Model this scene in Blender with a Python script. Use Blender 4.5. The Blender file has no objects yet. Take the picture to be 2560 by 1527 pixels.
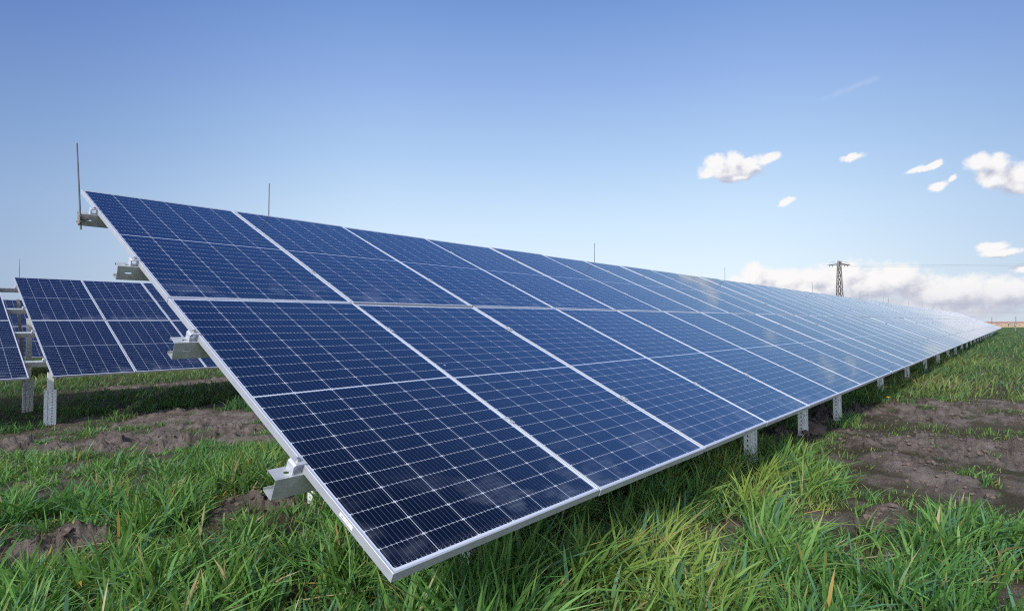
import bpy, math, random
import numpy as np
from mathutils import Matrix, Vector
random.seed(7)
sc = bpy.context.scene
COL = sc.collection

# ------------------------------------------------------------------ camera
CAM = (-1.0960, -1.4785, 0.7910)
R0 = (0.66490822, -0.74692507, 0.0)
DN = (0.02062681, 0.01836186, -0.99961579)
FW = (0.74664020, 0.66465464, 0.02761563)
cd = bpy.data.cameras.new("camera"); cam = bpy.data.objects.new("camera", cd); COL.objects.link(cam)
cam.matrix_world = Matrix(((R0[0], -DN[0], -FW[0], CAM[0]), (R0[1], -DN[1], -FW[1], CAM[1]),
                           (R0[2], -DN[2], -FW[2], CAM[2]), (0, 0, 0, 1)))
cd.sensor_width = 36.0; cd.lens = 1422.0 / 2560 * 36.0
cd.clip_start = 0.05; cd.clip_end = 9000.0
sc.camera = cam
sc.cycles.use_denoising = False; sc.cycles.pixel_filter_type = 'BLACKMAN_HARRIS'; sc.cycles.filter_width = 1.15

# ------------------------------------------------------------------ sun, sky
SUN = Vector((-0.84, -0.31, 0.60)).normalized()
EL = math.asin(SUN.z)
SKY_STRENGTH = 0.11; EXPOSURE = 0.75
sd = bpy.data.lights.new("sun", 'SUN'); sd.energy = 2.5; sd.angle = math.radians(3.0); sd.color = (1.0, 0.94, 0.86)
so = bpy.data.objects.new("sun", sd); COL.objects.link(so)
so.rotation_euler = SUN.to_track_quat('Z', 'Y').to_euler(); so.location = (-20, -8, 15)
sc.view_settings.view_transform = 'Standard'; sc.view_settings.look = 'None'
sc.view_settings.gamma = 1.0; sc.view_settings.exposure = EXPOSURE

# each cloud lump: azimuth, elevation, half width, half height, slope (radians on the sky)
CLOUDS = [[0.3746, 0.244, 0.0345, 0.0138, 0.0], [0.3365, 0.2442, 0.0299, 0.0136, 0.0], [0.382, 0.2584, 0.0162, 0.0113, 0.0], [0.3528, 0.2601, 0.0183, 0.0111, 0.0], [0.3255, 0.2555, 0.0167, 0.0092, -0.2], [0.3017, 0.2566, 0.0175, 0.0073, -0.2], [0.3948, 0.2399, 0.0151, 0.007, 0.0], [0.3469, 0.2315, 0.0301, 0.0056, 0.0], [0.1832, 0.2428, 0.0174, 0.0057, 0.0], [0.0963, 0.2165, 0.0209, 0.0049, -0.25], [0.0825, 0.2198, 0.009, 0.0043, -0.2], [0.0816, 0.1891, 0.0143, 0.0071, -0.25], [0.0641, 0.1974, 0.0053, 0.0038, -0.2], [0.0396, 0.2117, 0.0142, 0.0115, 0.0], [0.0188, 0.2071, 0.0161, 0.0144, 0.0], [-0.0049, 0.1886, 0.0215, 0.0183, 0.0], [0.0192, 0.19, 0.0224, 0.0125, 0.2], [-0.0046, 0.1733, 0.0192, 0.0102, 0.2], [0.2758, 0.189, 0.0131, 0.0049, -0.35], [0.0249, 0.1002, 0.0186, 0.0075, 0.0], [0.0169, 0.091, 0.0238, 0.0053, 0.0], [0.3244, 0.0794, 0.0189, 0.0168, 0.0], [0.3157, 0.0649, 0.0361, 0.0193, 0.0], [0.3487, 0.0619, 0.0193, 0.0111, 0.0], [0.2779, 0.0663, 0.0337, 0.0164, -0.15], [0.2413, 0.0713, 0.0271, 0.0136, -0.1], [0.2583, 0.0488, 0.0804, 0.0213, 0.0], [0.1982, 0.0745, 0.036, 0.0182, 0.0], [0.1778, 0.0544, 0.0732, 0.0299, 0.0], [0.1329, 0.0599, 0.0422, 0.0209, 0.0], [0.073, 0.0395, 0.0711, 0.0234, 0.0], [0.0178, 0.0388, 0.0503, 0.0213, 0.0], [0.1051, 0.0142, 0.1106, 0.0137, 0.0], [-0.0104, 0.0701, 0.019, 0.0047, -0.1],
          [-0.25, 0.08, 0.16, 0.03, 0]]  # last lump lies out of view, added for the panels' reflections


def N(nt, kind, **kw):
    n = nt.nodes.new(kind)
    for k, v in kw.items():
        if k == 'ins':
            for a, b in v.items():
                n.inputs[a].default_value = b
        else:
            setattr(n, k, v)
    return n


def math_(nt, op, a, b=None, c=None, clamp=False):
    n = nt.nodes.new('ShaderNodeMath'); n.operation = op; n.use_clamp = clamp
    for i, v in enumerate((a, b, c)):
        if v is None: continue
        if isinstance(v, (int, float)): n.inputs[i].default_value = v
        else: nt.links.new(v, n.inputs[i])
    return n.outputs[0]


def mix(nt, fac, a, b):
    n = nt.nodes.new('ShaderNodeMix'); n.data_type = 'RGBA'
    for key, v in (('Factor', fac), ('A', a), ('B', b)):
        if isinstance(v, (int, float)): n.inputs[key].default_value = v
        elif isinstance(v, tuple): n.inputs[key].default_value = v
        else: nt.links.new(v, n.inputs[key])
    return n.outputs['Result']


def build_world():
    w = bpy.data.worlds.new("World"); sc.world = w; w.use_nodes = True
    nt = w.node_tree; nt.nodes.clear()
    # density group
    g = bpy.data.node_groups.new("cloud_density", 'ShaderNodeTree')
    g.interface.new_socket("Vector", in_out='INPUT', socket_type='NodeSocketVector')
    g.interface.new_socket("Density", in_out='OUTPUT', socket_type='NodeSocketFloat')
    gi = g.nodes.new('NodeGroupInput'); go = g.nodes.new('NodeGroupOutput')
    nz = N(g, 'ShaderNodeTexNoise', ins={'Scale': 26.0, 'Detail': 5.0, 'Roughness': 0.62})
    g.links.new(gi.outputs[0], nz.inputs['Vector'])
    sub = N(g, 'ShaderNodeVectorMath', operation='SUBTRACT'); sub.inputs[1].default_value = (.5, .5, .5)
    g.links.new(nz.outputs['Color'], sub.inputs[0])
    scl = N(g, 'ShaderNodeVectorMath', operation='MULTIPLY'); scl.inputs[1].default_value = (.026, .019, 0)
    g.links.new(sub.outputs[0], scl.inputs[0])
    add = N(g, 'ShaderNodeVectorMath', operation='ADD')
    g.links.new(gi.outputs[0], add.inputs[0]); g.links.new(scl.outputs[0], add.inputs[1])
    acc = None
    for a, e, ra, re, sl in CLOUDS:
        mp = N(g, 'ShaderNodeMapping', vector_type='TEXTURE')
        mp.inputs['Location'].default_value = (a, e, 0); mp.inputs['Rotation'].default_value = (0, 0, math.atan(sl))
        mp.inputs['Scale'].default_value = (ra * 1.18, re * 1.30, 1)
        g.links.new(add.outputs[0], mp.inputs['Vector'])
        ln = N(g, 'ShaderNodeVectorMath', operation='LENGTH'); g.links.new(mp.outputs[0], ln.inputs[0])
        d = math_(g, 'SUBTRACT', 1.0, ln.outputs['Value'])
        acc = d if acc is None else math_(g, 'SMOOTH_MAX', acc, d, 0.45)
    n2 = N(g, 'ShaderNodeTexNoise', ins={'Scale': 72.0, 'Detail': 8.0, 'Roughness': 0.64})
    g.links.new(gi.outputs[0], n2.inputs['Vector'])
    k = math_(g, 'MULTIPLY_ADD', n2.outputs['Fac'], 1.5, -0.78)
    dens = math_(g, 'MULTIPLY_ADD', acc, 1.7, k)
    g.links.new(dens, go.inputs[0])

    tc = nt.nodes.new('ShaderNodeTexCoord')
    sky = nt.nodes.new('ShaderNodeTexSky'); sky.sky_type = 'NISHITA'; sky.sun_disc = False
    sky.sun_elevation = EL; sky.sun_rotation = math.atan2(SUN.x, SUN.y)
    sky.altitude = 100; sky.air_density = 1.15; sky.dust_density = 0.55; sky.ozone_density = 2.2
    sx = nt.nodes.new('ShaderNodeSeparateXYZ'); nt.links.new(tc.outputs['Generated'], sx.inputs[0])
    az = math_(nt, 'ARCTAN2', sx.outputs[1], sx.outputs[0])
    el = math_(nt, 'ARCSINE', sx.outputs[2])
    cv = nt.nodes.new('ShaderNodeCombineXYZ'); nt.links.new(az, cv.inputs[0]); nt.links.new(el, cv.inputs[1])
    off = N(nt, 'ShaderNodeVectorMath', operation='ADD'); off.inputs[1].default_value = (.011, .017, 0)
    nt.links.new(cv.outputs[0], off.inputs[0])
    g1 = nt.nodes.new('ShaderNodeGroup'); g1.node_tree = g; nt.links.new(cv.outputs[0], g1.inputs[0])
    g2 = nt.nodes.new('ShaderNodeGroup'); g2.node_tree = g; nt.links.new(off.outputs[0], g2.inputs[0])
    al = N(nt, 'ShaderNodeMapRange', interpolation_type='SMOOTHSTEP', ins={'From Min': -0.05, 'From Max': 0.85, 'To Min': 0, 'To Max': 0.96})
    nt.links.new(g1.outputs[0], al.inputs['Value'])
    df = math_(nt, 'SUBTRACT', g1.outputs[0], g2.outputs[0])
    lit = N(nt, 'ShaderNodeMapRange', interpolation_type='SMOOTHSTEP', ins={'From Min': -0.95, 'From Max': 0.75, 'To Min': 0, 'To Max': 1})
    nt.links.new(df, lit.inputs['Value'])
    K = 1.0 / (SKY_STRENGTH * 2 ** EXPOSURE)
    cc = N(nt, 'ShaderNodeMix', data_type='RGBA')
    cc.inputs['A'].default_value = (.50 * K, .52 * K, .64 * K, 1); cc.inputs['B'].default_value = (.98 * K, .96 * K, .95 * K, 1)
    # low clouds near the horizon are veiled and lavender
    lowc = N(nt, 'ShaderNodeMapRange', interpolation_type='SMOOTHSTEP', ins={'From Min': .0, 'From Max': .065, 'To Min': .85, 'To Max': 0})
    nt.links.new(el, lowc.inputs['Value'])
    rgt = N(nt, 'ShaderNodeMapRange', interpolation_type='SMOOTHSTEP', ins={'From Min': .32, 'From Max': .12, 'To Min': .25, 'To Max': 1}); nt.links.new(az, rgt.inputs['Value'])
    veil = mix(nt, math_(nt, 'MULTIPLY', lowc.outputs[0], rgt.outputs[0]), (.98 * K, .96 * K, .95 * K, 1), (.70 * K, .71 * K, .80 * K, 1))
    nt.links.new(veil, cc.inputs['B'])
    nt.links.new(lit.outputs[0], cc.inputs['Factor'])
    # clear sky: the physical sky graded to this afternoon's blue by elevation
    rmp = nt.nodes.new('ShaderNodeValToRGB'); cr = rmp.color_ramp
    stops = [(0, (.74, .82, .90)), (5, (.70, .81, .93)), (9.5, (.625, .775, .94)), (15.6, (.44, .62, .885)), (22.7, (.285, .44, .80)), (29.4, (.165, .31, .67)), (45, (.055, .140, .41)), (90, (.022, .060, .22))]
    while len(cr.elements) < len(stops): cr.elements.new(.5)
    for e_, (d_, c_) in zip(cr.elements, stops): e_.position = d_ / 90.0; e_.color = c_ + (1,)
    nt.links.new(math_(nt, 'DIVIDE', el, math.pi / 2), rmp.inputs[0])
    scl = N(nt, 'ShaderNodeVectorMath', operation='SCALE'); scl.inputs['Scale'].default_value = K; nt.links.new(rmp.outputs[0], scl.inputs[0])
    skm = N(nt, 'ShaderNodeMix', data_type='RGBA'); skm.inputs['Factor'].default_value = .14
    nt.links.new(scl.outputs[0], skm.inputs['A']); nt.links.new(sky.outputs[0], skm.inputs['B'])
    # sky colour dimmed towards both sides, imitating a lens's darkening at the corners
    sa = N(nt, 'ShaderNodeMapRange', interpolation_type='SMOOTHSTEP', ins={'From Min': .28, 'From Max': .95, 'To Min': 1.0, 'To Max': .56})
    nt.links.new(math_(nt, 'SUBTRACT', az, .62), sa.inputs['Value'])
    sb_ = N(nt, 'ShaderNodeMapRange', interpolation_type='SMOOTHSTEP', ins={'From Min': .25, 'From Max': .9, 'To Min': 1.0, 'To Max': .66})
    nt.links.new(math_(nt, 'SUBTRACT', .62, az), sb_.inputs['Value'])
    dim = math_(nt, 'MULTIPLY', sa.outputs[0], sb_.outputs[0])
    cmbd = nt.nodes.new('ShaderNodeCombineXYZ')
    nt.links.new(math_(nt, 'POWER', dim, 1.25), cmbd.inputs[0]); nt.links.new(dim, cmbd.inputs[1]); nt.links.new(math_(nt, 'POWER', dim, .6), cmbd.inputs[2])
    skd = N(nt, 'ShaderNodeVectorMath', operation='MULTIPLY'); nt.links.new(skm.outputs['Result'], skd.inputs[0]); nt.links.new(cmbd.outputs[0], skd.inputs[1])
    # bright hazy glow of the sky on the sun's side, behind the camera
    dt = N(nt, 'ShaderNodeVectorMath', operation='DOT_PRODUCT'); dt.inputs[1].default_value = SUN; nt.links.new(tc.outputs['Generated'], dt.inputs[0])
    gl = N(nt, 'ShaderNodeMapRange', interpolation_type='SMOOTHSTEP', ins={'From Min': .05, 'From Max': 1.0, 'To Min': 0.0, 'To Max': 2.4}); nt.links.new(dt.outputs['Value'], gl.inputs['Value'])
    glc = N(nt, 'ShaderNodeVectorMath', operation='SCALE'); glc.inputs[0].default_value = (.62 * K, .66 * K, .70 * K); nt.links.new(gl.outputs[0], glc.inputs['Scale'])
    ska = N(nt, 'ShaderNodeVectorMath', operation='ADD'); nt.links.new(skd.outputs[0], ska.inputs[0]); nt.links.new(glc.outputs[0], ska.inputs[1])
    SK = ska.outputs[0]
    # thin streak high on the right
    mp = N(nt, 'ShaderNodeMapping', vector_type='TEXTURE')
    mp.inputs['Location'].default_value = (.183, .341, 0); mp.inputs['Rotation'].default_value = (0, 0, -.22); mp.inputs['Scale'].default_value = (.05, .006, 1)
    nt.links.new(cv.outputs[0], mp.inputs['Vector'])
    ln = N(nt, 'ShaderNodeVectorMath', operation='LENGTH'); nt.links.new(mp.outputs[0], ln.inputs[0])
    nz = N(nt, 'ShaderNodeTexNoise', ins={'Scale': 60.0, 'Detail': 3.0}); nt.links.new(cv.outputs[0], nz.inputs['Vector'])
    st = math_(nt, 'SUBTRACT', math_(nt, 'MULTIPLY_ADD', nz.outputs['Fac'], 1.4, .3), ln.outputs['Value'])
    st = math_(nt, 'MULTIPLY', st, .14, clamp=True)
    mx0 = N(nt, 'ShaderNodeMix', data_type='RGBA'); nt.links.new(st, mx0.inputs['Factor'])
    nt.links.new(SK, mx0.inputs['A']); mx0.inputs['B'].default_value = (.9 * K, .9 * K, .95 * K, 1)
    mx = N(nt, 'ShaderNodeMix', data_type='RGBA')
    nt.links.new(al.outputs[0], mx.inputs['Factor']); nt.links.new(mx0.outputs['Result'], mx.inputs['A']); nt.links.new(cc.outputs['Result'], mx.inputs['B'])
    # the cloud nodes are only worked out in the part of the sky that has clouds
    gate = math_(nt, 'MULTIPLY', math_(nt, 'LESS_THAN', math_(nt, 'ABSOLUTE', math_(nt, 'SUBTRACT', el, .19)), .2),
                 math_(nt, 'LESS_THAN', math_(nt, 'ABSOLUTE', math_(nt, 'ADD', az, .05)), .62))
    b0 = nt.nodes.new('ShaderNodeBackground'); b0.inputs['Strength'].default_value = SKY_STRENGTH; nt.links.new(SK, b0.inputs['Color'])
    b1 = nt.nodes.new('ShaderNodeBackground'); b1.inputs['Strength'].default_value = SKY_STRENGTH; nt.links.new(mx.outputs['Result'], b1.inputs['Color'])
    ms = nt.nodes.new('ShaderNodeMixShader'); nt.links.new(gate, ms.inputs[0]); nt.links.new(b0.outputs[0], ms.inputs[1]); nt.links.new(b1.outputs[0], ms.inputs[2])
    ow = nt.nodes.new('ShaderNodeOutputWorld'); nt.links.new(ms.outputs[0], ow.inputs[0])
    w.cycles.sampling_method = 'MANUAL'; w.cycles.sample_map_resolution = 512


build_world()


# ------------------------------------------------------------------ tagging helpers
def tag(o, label=None, cat=None, group=None, kind=None):
    if label: o['label'] = label
    if cat: o['category'] = cat
    if group: o['group'] = group
    if kind: o['kind'] = kind
    return o


def empty(name, loc, label, cat, group=None):
    o = bpy.data.objects.new(name, None); COL.objects.link(o); o.location = loc
    o.empty_display_size = .2
    return tag(o, label, cat, group)


class MB:
    """collects faces and links them as one mesh object"""
    def __init__(s): s.v = []; s.f = []; s.m = []; s.uv = None
    def add(s, vs, fs, mi=0):
        b = len(s.v); s.v += [tuple(p) for p in vs]
        s.f += [tuple(b + i for i in f) for f in fs]; s.m += [mi] * len(fs)
    def box(s, a, b, mi=0):
        x0, y0, z0 = a; x1, y1, z1 = b
        s.add([(x0, y0, z0), (x1, y0, z0), (x1, y1, z0), (x0, y1, z0), (x0, y0, z1), (x1, y0, z1), (x1, y1, z1), (x0, y1, z1)],
              [(0, 3, 2, 1), (4, 5, 6, 7), (0, 1, 5, 4), (1, 2, 6, 5), (2, 3, 7, 6), (3, 0, 4, 7)], mi)
    def prism(s, poly, axis_o, ua, ub, ext, mi=0):
        """closed 2-D polygon in the (ua, ub) frame at axis_o, extruded along vector ext"""
        o, ua, ub, ext = map(Vector, (axis_o, ua, ub, ext)); n = len(poly)
        A = [o + ua * p[0] + ub * p[1] for p in poly]; B = [p + ext for p in A]
        s.add(A + B, [tuple(range(n))[::-1], tuple(range(n, 2 * n))] + [(i, (i + 1) % n, n + (i + 1) % n, n + i) for i in range(n)], mi)
    def rod(s, p, q, r, n=8, r2=None, mi=0):
        p = Vector(p); q = Vector(q); d = (q - p).normalized()
        u = d.orthogonal().normalized(); w = d.cross(u); r2 = r if r2 is None else r2
        A = [p + (u * math.cos(2 * math.pi * i / n) + w * math.sin(2 * math.pi * i / n)) * r for i in range(n)]
        B = [q + (u * math.cos(2 * math.pi * i / n) + w * math.sin(2 * math.pi * i / n)) * r2 for i in range(n)]
        s.add(A + B, [tuple(range(n))[::-1], tuple(range(n, 2 * n))] + [(i, (i + 1) % n, n + (i + 1) % n, n + i) for i in range(n)], mi)
    def bar(s, p, q, w, h, mi=0, up=(0, 0, 1)):
        p = Vector(p); q = Vector(q); d = (q - p).normalized(); up = Vector(up)
        u = d.cross(up)
        u = u.normalized() if u.length > 1e-4 else d.orthogonal().normalized()
        k = u.cross(d)
        s.prism([(-w / 2, -h / 2), (w / 2, -h / 2), (w / 2, h / 2), (-w / 2, h / 2)], p, u, k, q - p, mi)
    def slotplate(s, o, ua, ub, w, h, c, half, rad, t, mi=0, horiz=True):
        """w x h plate in the (ua, ub) frame with a rounded slot cut right through it"""
        o, ua, ub = Vector(o), Vector(ua), Vector(ub); nn = ua.cross(ub).normalized() * t
        cx, cy = c
        angs = sorted([2 * math.pi * i / 16 for i in range(16)] + [math.atan2(yy - cy, xx - cx) % (2 * math.pi) for xx in (0, w) for yy in (0, h)])
        def inn(a):
            dx, dy = math.cos(a), math.sin(a); lo, hi = 0.0, half + rad + .01
            for _ in range(30):
                m = (lo + hi) / 2; x, y = dx * m, dy * m
                if not horiz: x, y = y, x
                ox = max(abs(x) - half, 0)
                if math.hypot(ox, y) < rad: lo = m
                else: hi = m
            return cx + dx * lo, cy + dy * lo
        def out(a):
            dx, dy = math.cos(a), math.sin(a); tt = 1e9
            if dx > 1e-9: tt = min(tt, (w - cx) / dx)
            if dx < -1e-9: tt = min(tt, -cx / dx)
            if dy > 1e-9: tt = min(tt, (h - cy) / dy)
            if dy < -1e-9: tt = min(tt, -cy / dy)
            return cx + dx * tt, cy + dy * tt
        I = [inn(a) for a in angs]; O = [out(a) for a in angs]; n = len(angs)
        P = lambda q: o + ua * q[0] + ub * q[1]
        vs = [P(q) for q in O] + [P(q) for q in I] + [P(q) + nn for q in O] + [P(q) + nn for q in I]
        fs = []
        for i in range(n):
            j = (i + 1) % n
            fs += [(i, n + i, n + j, j), (2 * n + i, 2 * n + j, 3 * n + j, 3 * n + i), (n + i, 3 * n + i, 3 * n + j, n + j), (i, j, 2 * n + j, 2 * n + i)]
        s.add(vs, fs, mi)
    def mesh(s, name, mats):
        me = bpy.data.meshes.new(name); me.from_pydata(s.v, [], s.f)
        for m in (mats if isinstance(mats, (list, tuple)) else [mats]): me.materials.append(m)
        me.polygons.foreach_set('material_index', s.m); me.update()
        return me
    def build(s, name, mats, parent=None, loc=(0, 0, 0)):
        return link(name, s.mesh(name, mats), parent, loc)


def link(name, me, parent=None, loc=(0, 0, 0), rot=None):
    o = bpy.data.objects.new(name, me); COL.objects.link(o); o.location = loc
    if rot: o.rotation_euler = rot
    if parent is not None: o.parent = parent
    return o


# ------------------------------------------------------------------ materials
def newmat(name):
    m = bpy.data.materials.new(name); m.use_nodes = True; nt = m.node_tree
    return m, nt, nt.nodes['Principled BSDF']


def metal(name, col, rough, metallic, var=.15, scale=18.0, spang=0.0):
    m, nt, b = newmat(name)
    tc = nt.nodes.new('ShaderNodeTexCoord')
    nz = N(nt, 'ShaderNodeTexNoise', ins={'Scale': scale, 'Detail': 6.0, 'Roughness': .6}); nt.links.new(tc.outputs['Object'], nz.inputs['Vector'])
    c0 = tuple(c * (1 - var) for c in col) + (1,); c1 = tuple(min(1, c * (1 + var)) for c in col) + (1,)
    cc = mix(nt, nz.outputs['Fac'], c0, c1)
    if spang:
        vo = N(nt, 'ShaderNodeTexVoronoi', ins={'Scale': 70.0}); nt.links.new(tc.outputs['Object'], vo.inputs['Vector'])
        sx = nt.nodes.new('ShaderNodeSeparateColor'); nt.links.new(vo.outputs['Color'], sx.inputs[0])
        cc = mix(nt, math_(nt, 'MULTIPLY', sx.outputs[0], spang), cc, tuple(c * .55 for c in col) + (1,))
    nt.links.new(cc, b.inputs['Base Color'])
    b.inputs['Metallic'].default_value = metallic
    rr = math_(nt, 'MULTIPLY_ADD', nz.outputs['Fac'], .2, rough - .1)
    nt.links.new(rr, b.inputs['Roughness'])
    return m


M_ALU = metal("anodised_aluminium", (.47, .485, .53), .55, .6, .05, 9.0)
M_GALV = metal("galvanised_steel", (.52, .54, .55), .50, .65, .18, 16.0, .35)
M_POST = metal("galvanised_post", (.66, .68, .68), .55, .15, .14, 11.0, .25)
M_DARK = metal("weathered_steel", (.16, .14, .13), .6, .5, .2, 3.0)
M_BOLT = metal("stainless_bolt", (.45, .44, .42), .35, .9, .1, 60.0)
M_ROD = metal("zinc_grey_rod", (.11, .11, .12), .5, .4, .1, 8.0)
M_IRON_SHADE = metal("dark_iron_and_shade", (.085, .070, .070), .7, .1, .2, 1.0)  # the pylon's dark iron; on the far rows' supports it stands for shade
M_CONC = metal("pale_concrete", (.13, .13, .14), .85, 0.0, .15, 4.0)

PW, PL, PX, PY = 1.181, 2.272, 1.192, 2.288     # panel size and pitch
TILT = math.radians(23.9)
UP = Vector((0, math.cos(TILT), math.sin(TILT))); NR = Vector((0, -math.sin(TILT), math.cos(TILT)))


def cells_material():
    m, nt, b = newmat("solar_cells")
    uv = nt.nodes.new('ShaderNodeUVMap'); uv.uv_map = "UVMap"
    s = nt.nodes.new('ShaderNodeSeparateXYZ'); nt.links.new(uv.outputs[0], s.inputs[0])
    px = (PW - 2 * .017) / 6; mg = .009; py = (PL / 2 - .020 - mg / 2) / 12
    x = math_(nt, 'SUBTRACT', s.outputs[0], .017)
    cx = math_(nt, 'DIVIDE', x, px)
    fx = math_(nt, 'FRACT', cx)
    y = math_(nt, 'SUBTRACT', math_(nt, 'ABSOLUTE', math_(nt, 'SUBTRACT', s.outputs[1], PL / 2)), mg / 2)
    cy = math_(nt, 'DIVIDE', y, py); fy = math_(nt, 'FRACT', cy)
    hx = math_(nt, 'SUBTRACT', px / 2, math_(nt, 'MULTIPLY', math_(nt, 'ABSOLUTE', math_(nt, 'SUBTRACT', fx, .5)), px))
    hy = math_(nt, 'SUBTRACT', py / 2, math_(nt, 'MULTIPLY', math_(nt, 'ABSOLUTE', math_(nt, 'SUBTRACT', fy, .5)), py))
    w = math_(nt, 'LESS_THAN', hx, .0012)
    w = math_(nt, 'MAXIMUM', w, math_(nt, 'LESS_THAN', hy, .0006))
    w = math_(nt, 'MAXIMUM', w, math_(nt, 'LESS_THAN', math_(nt, 'ADD', hx, hy), .0075))
    w = math_(nt, 'MAXIMUM', w, math_(nt, 'LESS_THAN', y, 0.0))
    w = math_(nt, 'MAXIMUM', w, math_(nt, 'GREATER_THAN', cy, 12.0))
    w = math_(nt, 'MAXIMUM', w, math_(nt, 'LESS_THAN', x, 0.0))
    w = math_(nt, 'MAXIMUM', w, math_(nt, 'GREATER_THAN', cx, 6.0))
    # ribbon wires and their solder dots
    bx = math_(nt, 'FRACT', math_(nt, 'MULTIPLY', cx, 9.0))
    bd = math_(nt, 'MULTIPLY', math_(nt, 'ABSOLUTE', math_(nt, 'SUBTRACT', bx, .5)), px / 9)
    rib = math_(nt, 'LESS_THAN', bd, .00045)
    dot = math_(nt, 'MULTIPLY', math_(nt, 'LESS_THAN', bd, .0016), math_(nt, 'LESS_THAN', hy, .006))
    oi = nt.nodes.new('ShaderNodeObjectInfo')
    rnd = math_(nt, 'MULTIPLY_ADD', oi.outputs['Random'], .5, .75)
    base = nt.nodes.new('ShaderNodeMix'); base.data_type = 'RGBA'; base.blend_type = 'MULTIPLY'; base.inputs['Factor'].default_value = 1
    base.inputs['A'].default_value = (.0010, .0016, .0046, 1)
    cmb = nt.nodes.new('ShaderNodeCombineColor')
    for i in range(3): nt.links.new(rnd, cmb.inputs[i])
    nt.links.new(cmb.outputs[0], base.inputs['B'])
    c = mix(nt, math_(nt, 'MULTIPLY', rib, .5), base.outputs['Result'], (.20, .22, .27, 1))
    c = mix(nt, math_(nt, 'MULTIPLY', dot, .8), c, (.26, .28, .31, 1))
    c = mix(nt, w, c, (.42, .45, .52, 1))
    # dust: dried streaks and speckles along the low edge
    geo = nt.nodes.new('ShaderNodeTexCoord')
    mp = N(nt, 'ShaderNodeMapping'); mp.inputs['Rotation'].default_value = (0, 0, .5); mp.inputs['Scale'].default_value = (3.0, 22.0, 1)
    addv = N(nt, 'ShaderNodeVectorMath', operation='ADD'); nt.links.new(uv.outputs[0], addv.inputs[0])
    ofs = nt.nodes.new('ShaderNodeCombineXYZ'); nt.links.new(math_(nt, 'MULTIPLY', oi.outputs['Random'], 37.0), ofs.inputs[2]); nt.links.new(ofs.outputs[0], addv.inputs[1])
    nt.links.new(addv.outputs[0], mp.inputs[0])
    st = N(nt, 'ShaderNodeTexNoise', ins={'Scale': 2.5, 'Detail': 5.0, 'Roughness': .65}); nt.links.new(mp.outputs[0], st.inputs['Vector'])
    bl = N(nt, 'ShaderNodeTexNoise', ins={'Scale': 4.5, 'Detail': 2.0}); nt.links.new(addv.outputs[0], bl.inputs['Vector'])
    pat = N(nt, 'ShaderNodeMapRange', interpolation_type='SMOOTHSTEP', ins={'From Min': .48, 'From Max': .66}); nt.links.new(bl.outputs['Fac'], pat.inputs['Value'])
    low = N(nt, 'ShaderNodeMapRange', interpolation_type='SMOOTHSTEP', ins={'From Min': .0, 'From Max': .5, 'To Min': 1, 'To Max': .03}); nt.links.new(s.outputs[1], low.inputs['Value'])
    sm = math_(nt, 'MULTIPLY', math_(nt, 'MULTIPLY', pat.outputs[0], low.outputs[0]), math_(nt, 'MULTIPLY_ADD', st.outputs['Fac'], .9, -.22, clamp=True))
    sp = N(nt, 'ShaderNodeTexNoise', ins={'Scale': 260.0, 'Detail': 2.0}); nt.links.new(addv.outputs[0], sp.inputs['Vector'])
    edge = N(nt, 'ShaderNodeMapRange', ins={'From Min': .012, 'From Max': .06, 'To Min': 1, 'To Max': 0}); nt.links.new(s.outputs[1], edge.inputs['Value'])
    spk = math_(nt, 'MULTIPLY', math_(nt, 'GREATER_THAN', sp.outputs['Fac'], .6), edge.outputs[0])
    dust = math_(nt, 'ADD', math_(nt, 'MULTIPLY', sm, .55), math_(nt, 'MULTIPLY', spk, .35), clamp=True)
    vo = N(nt, 'ShaderNodeTexVoronoi', ins={'Scale': 1.7}); nt.links.new(addv.outputs[0], vo.inputs['Vector'])
    wob = N(nt, 'ShaderNodeTexNoise', ins={'Scale': 90.0, 'Detail': 2.0}); nt.links.new(addv.outputs[0], wob.inputs['Vector'])
    spot = math_(nt, 'LESS_THAN', math_(nt, 'ADD', vo.outputs['Distance'], math_(nt, 'MULTIPLY', wob.outputs['Fac'], .03)), .030)
    dust = math_(nt, 'MAXIMUM', dust, math_(nt, 'MULTIPLY', spot, .8))
    film = math_(nt, 'ADD', dust, .001)
    c = mix(nt, film, c, (.30, .33, .40, 1))
    nt.links.new(c, b.inputs['Base Color'])
    b.inputs['Specular Tint'].default_value = (.36, .64, 1.0, 1)
    # anti-reflection stack: weak mirror from above, strong blue one towards grazing angles
    lw = nt.nodes.new('ShaderNodeLayerWeight'); lw.inputs['Blend'].default_value = .5
    ior = N(nt, 'ShaderNodeMapRange', ins={'From Min': .42, 'From Max': .80, 'To Min': 1.56, 'To Max': 4.0}); nt.links.new(lw.outputs['Facing'], ior.inputs['Value'])
    nt.links.new(ior.outputs[0], b.inputs['IOR'])
    nt.links.new(math_(nt, 'MULTIPLY_ADD', dust, .5, .055), b.inputs['Roughness'])
    return m


M_CELL = cells_material()
M_BACK, _nt, _b = newmat("white_backsheet"); _b.inputs['Base Color'].default_value = (.7, .7, .7, 1); _b.inputs['Roughness'].default_value = .6


# ------------------------------------------------------------------ solar panel meshes
def lam_geom(mb, uvs, T=Matrix.Identity(4)):
    a = .0075; z1, z0 = -.0035, -.008
    P = [(a, a), (PW - a, a), (PW - a, PL - a), (a, PL - a)]
    vs = [T @ Vector((x, y, z)) for z in (z0, z1) for x, y in P]
    mb.add(vs, [(4, 5, 6, 7)], 0); mb.add(vs[:4], [(3, 2, 1, 0)], 1)
    uvs += P + P[::-1]


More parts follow.
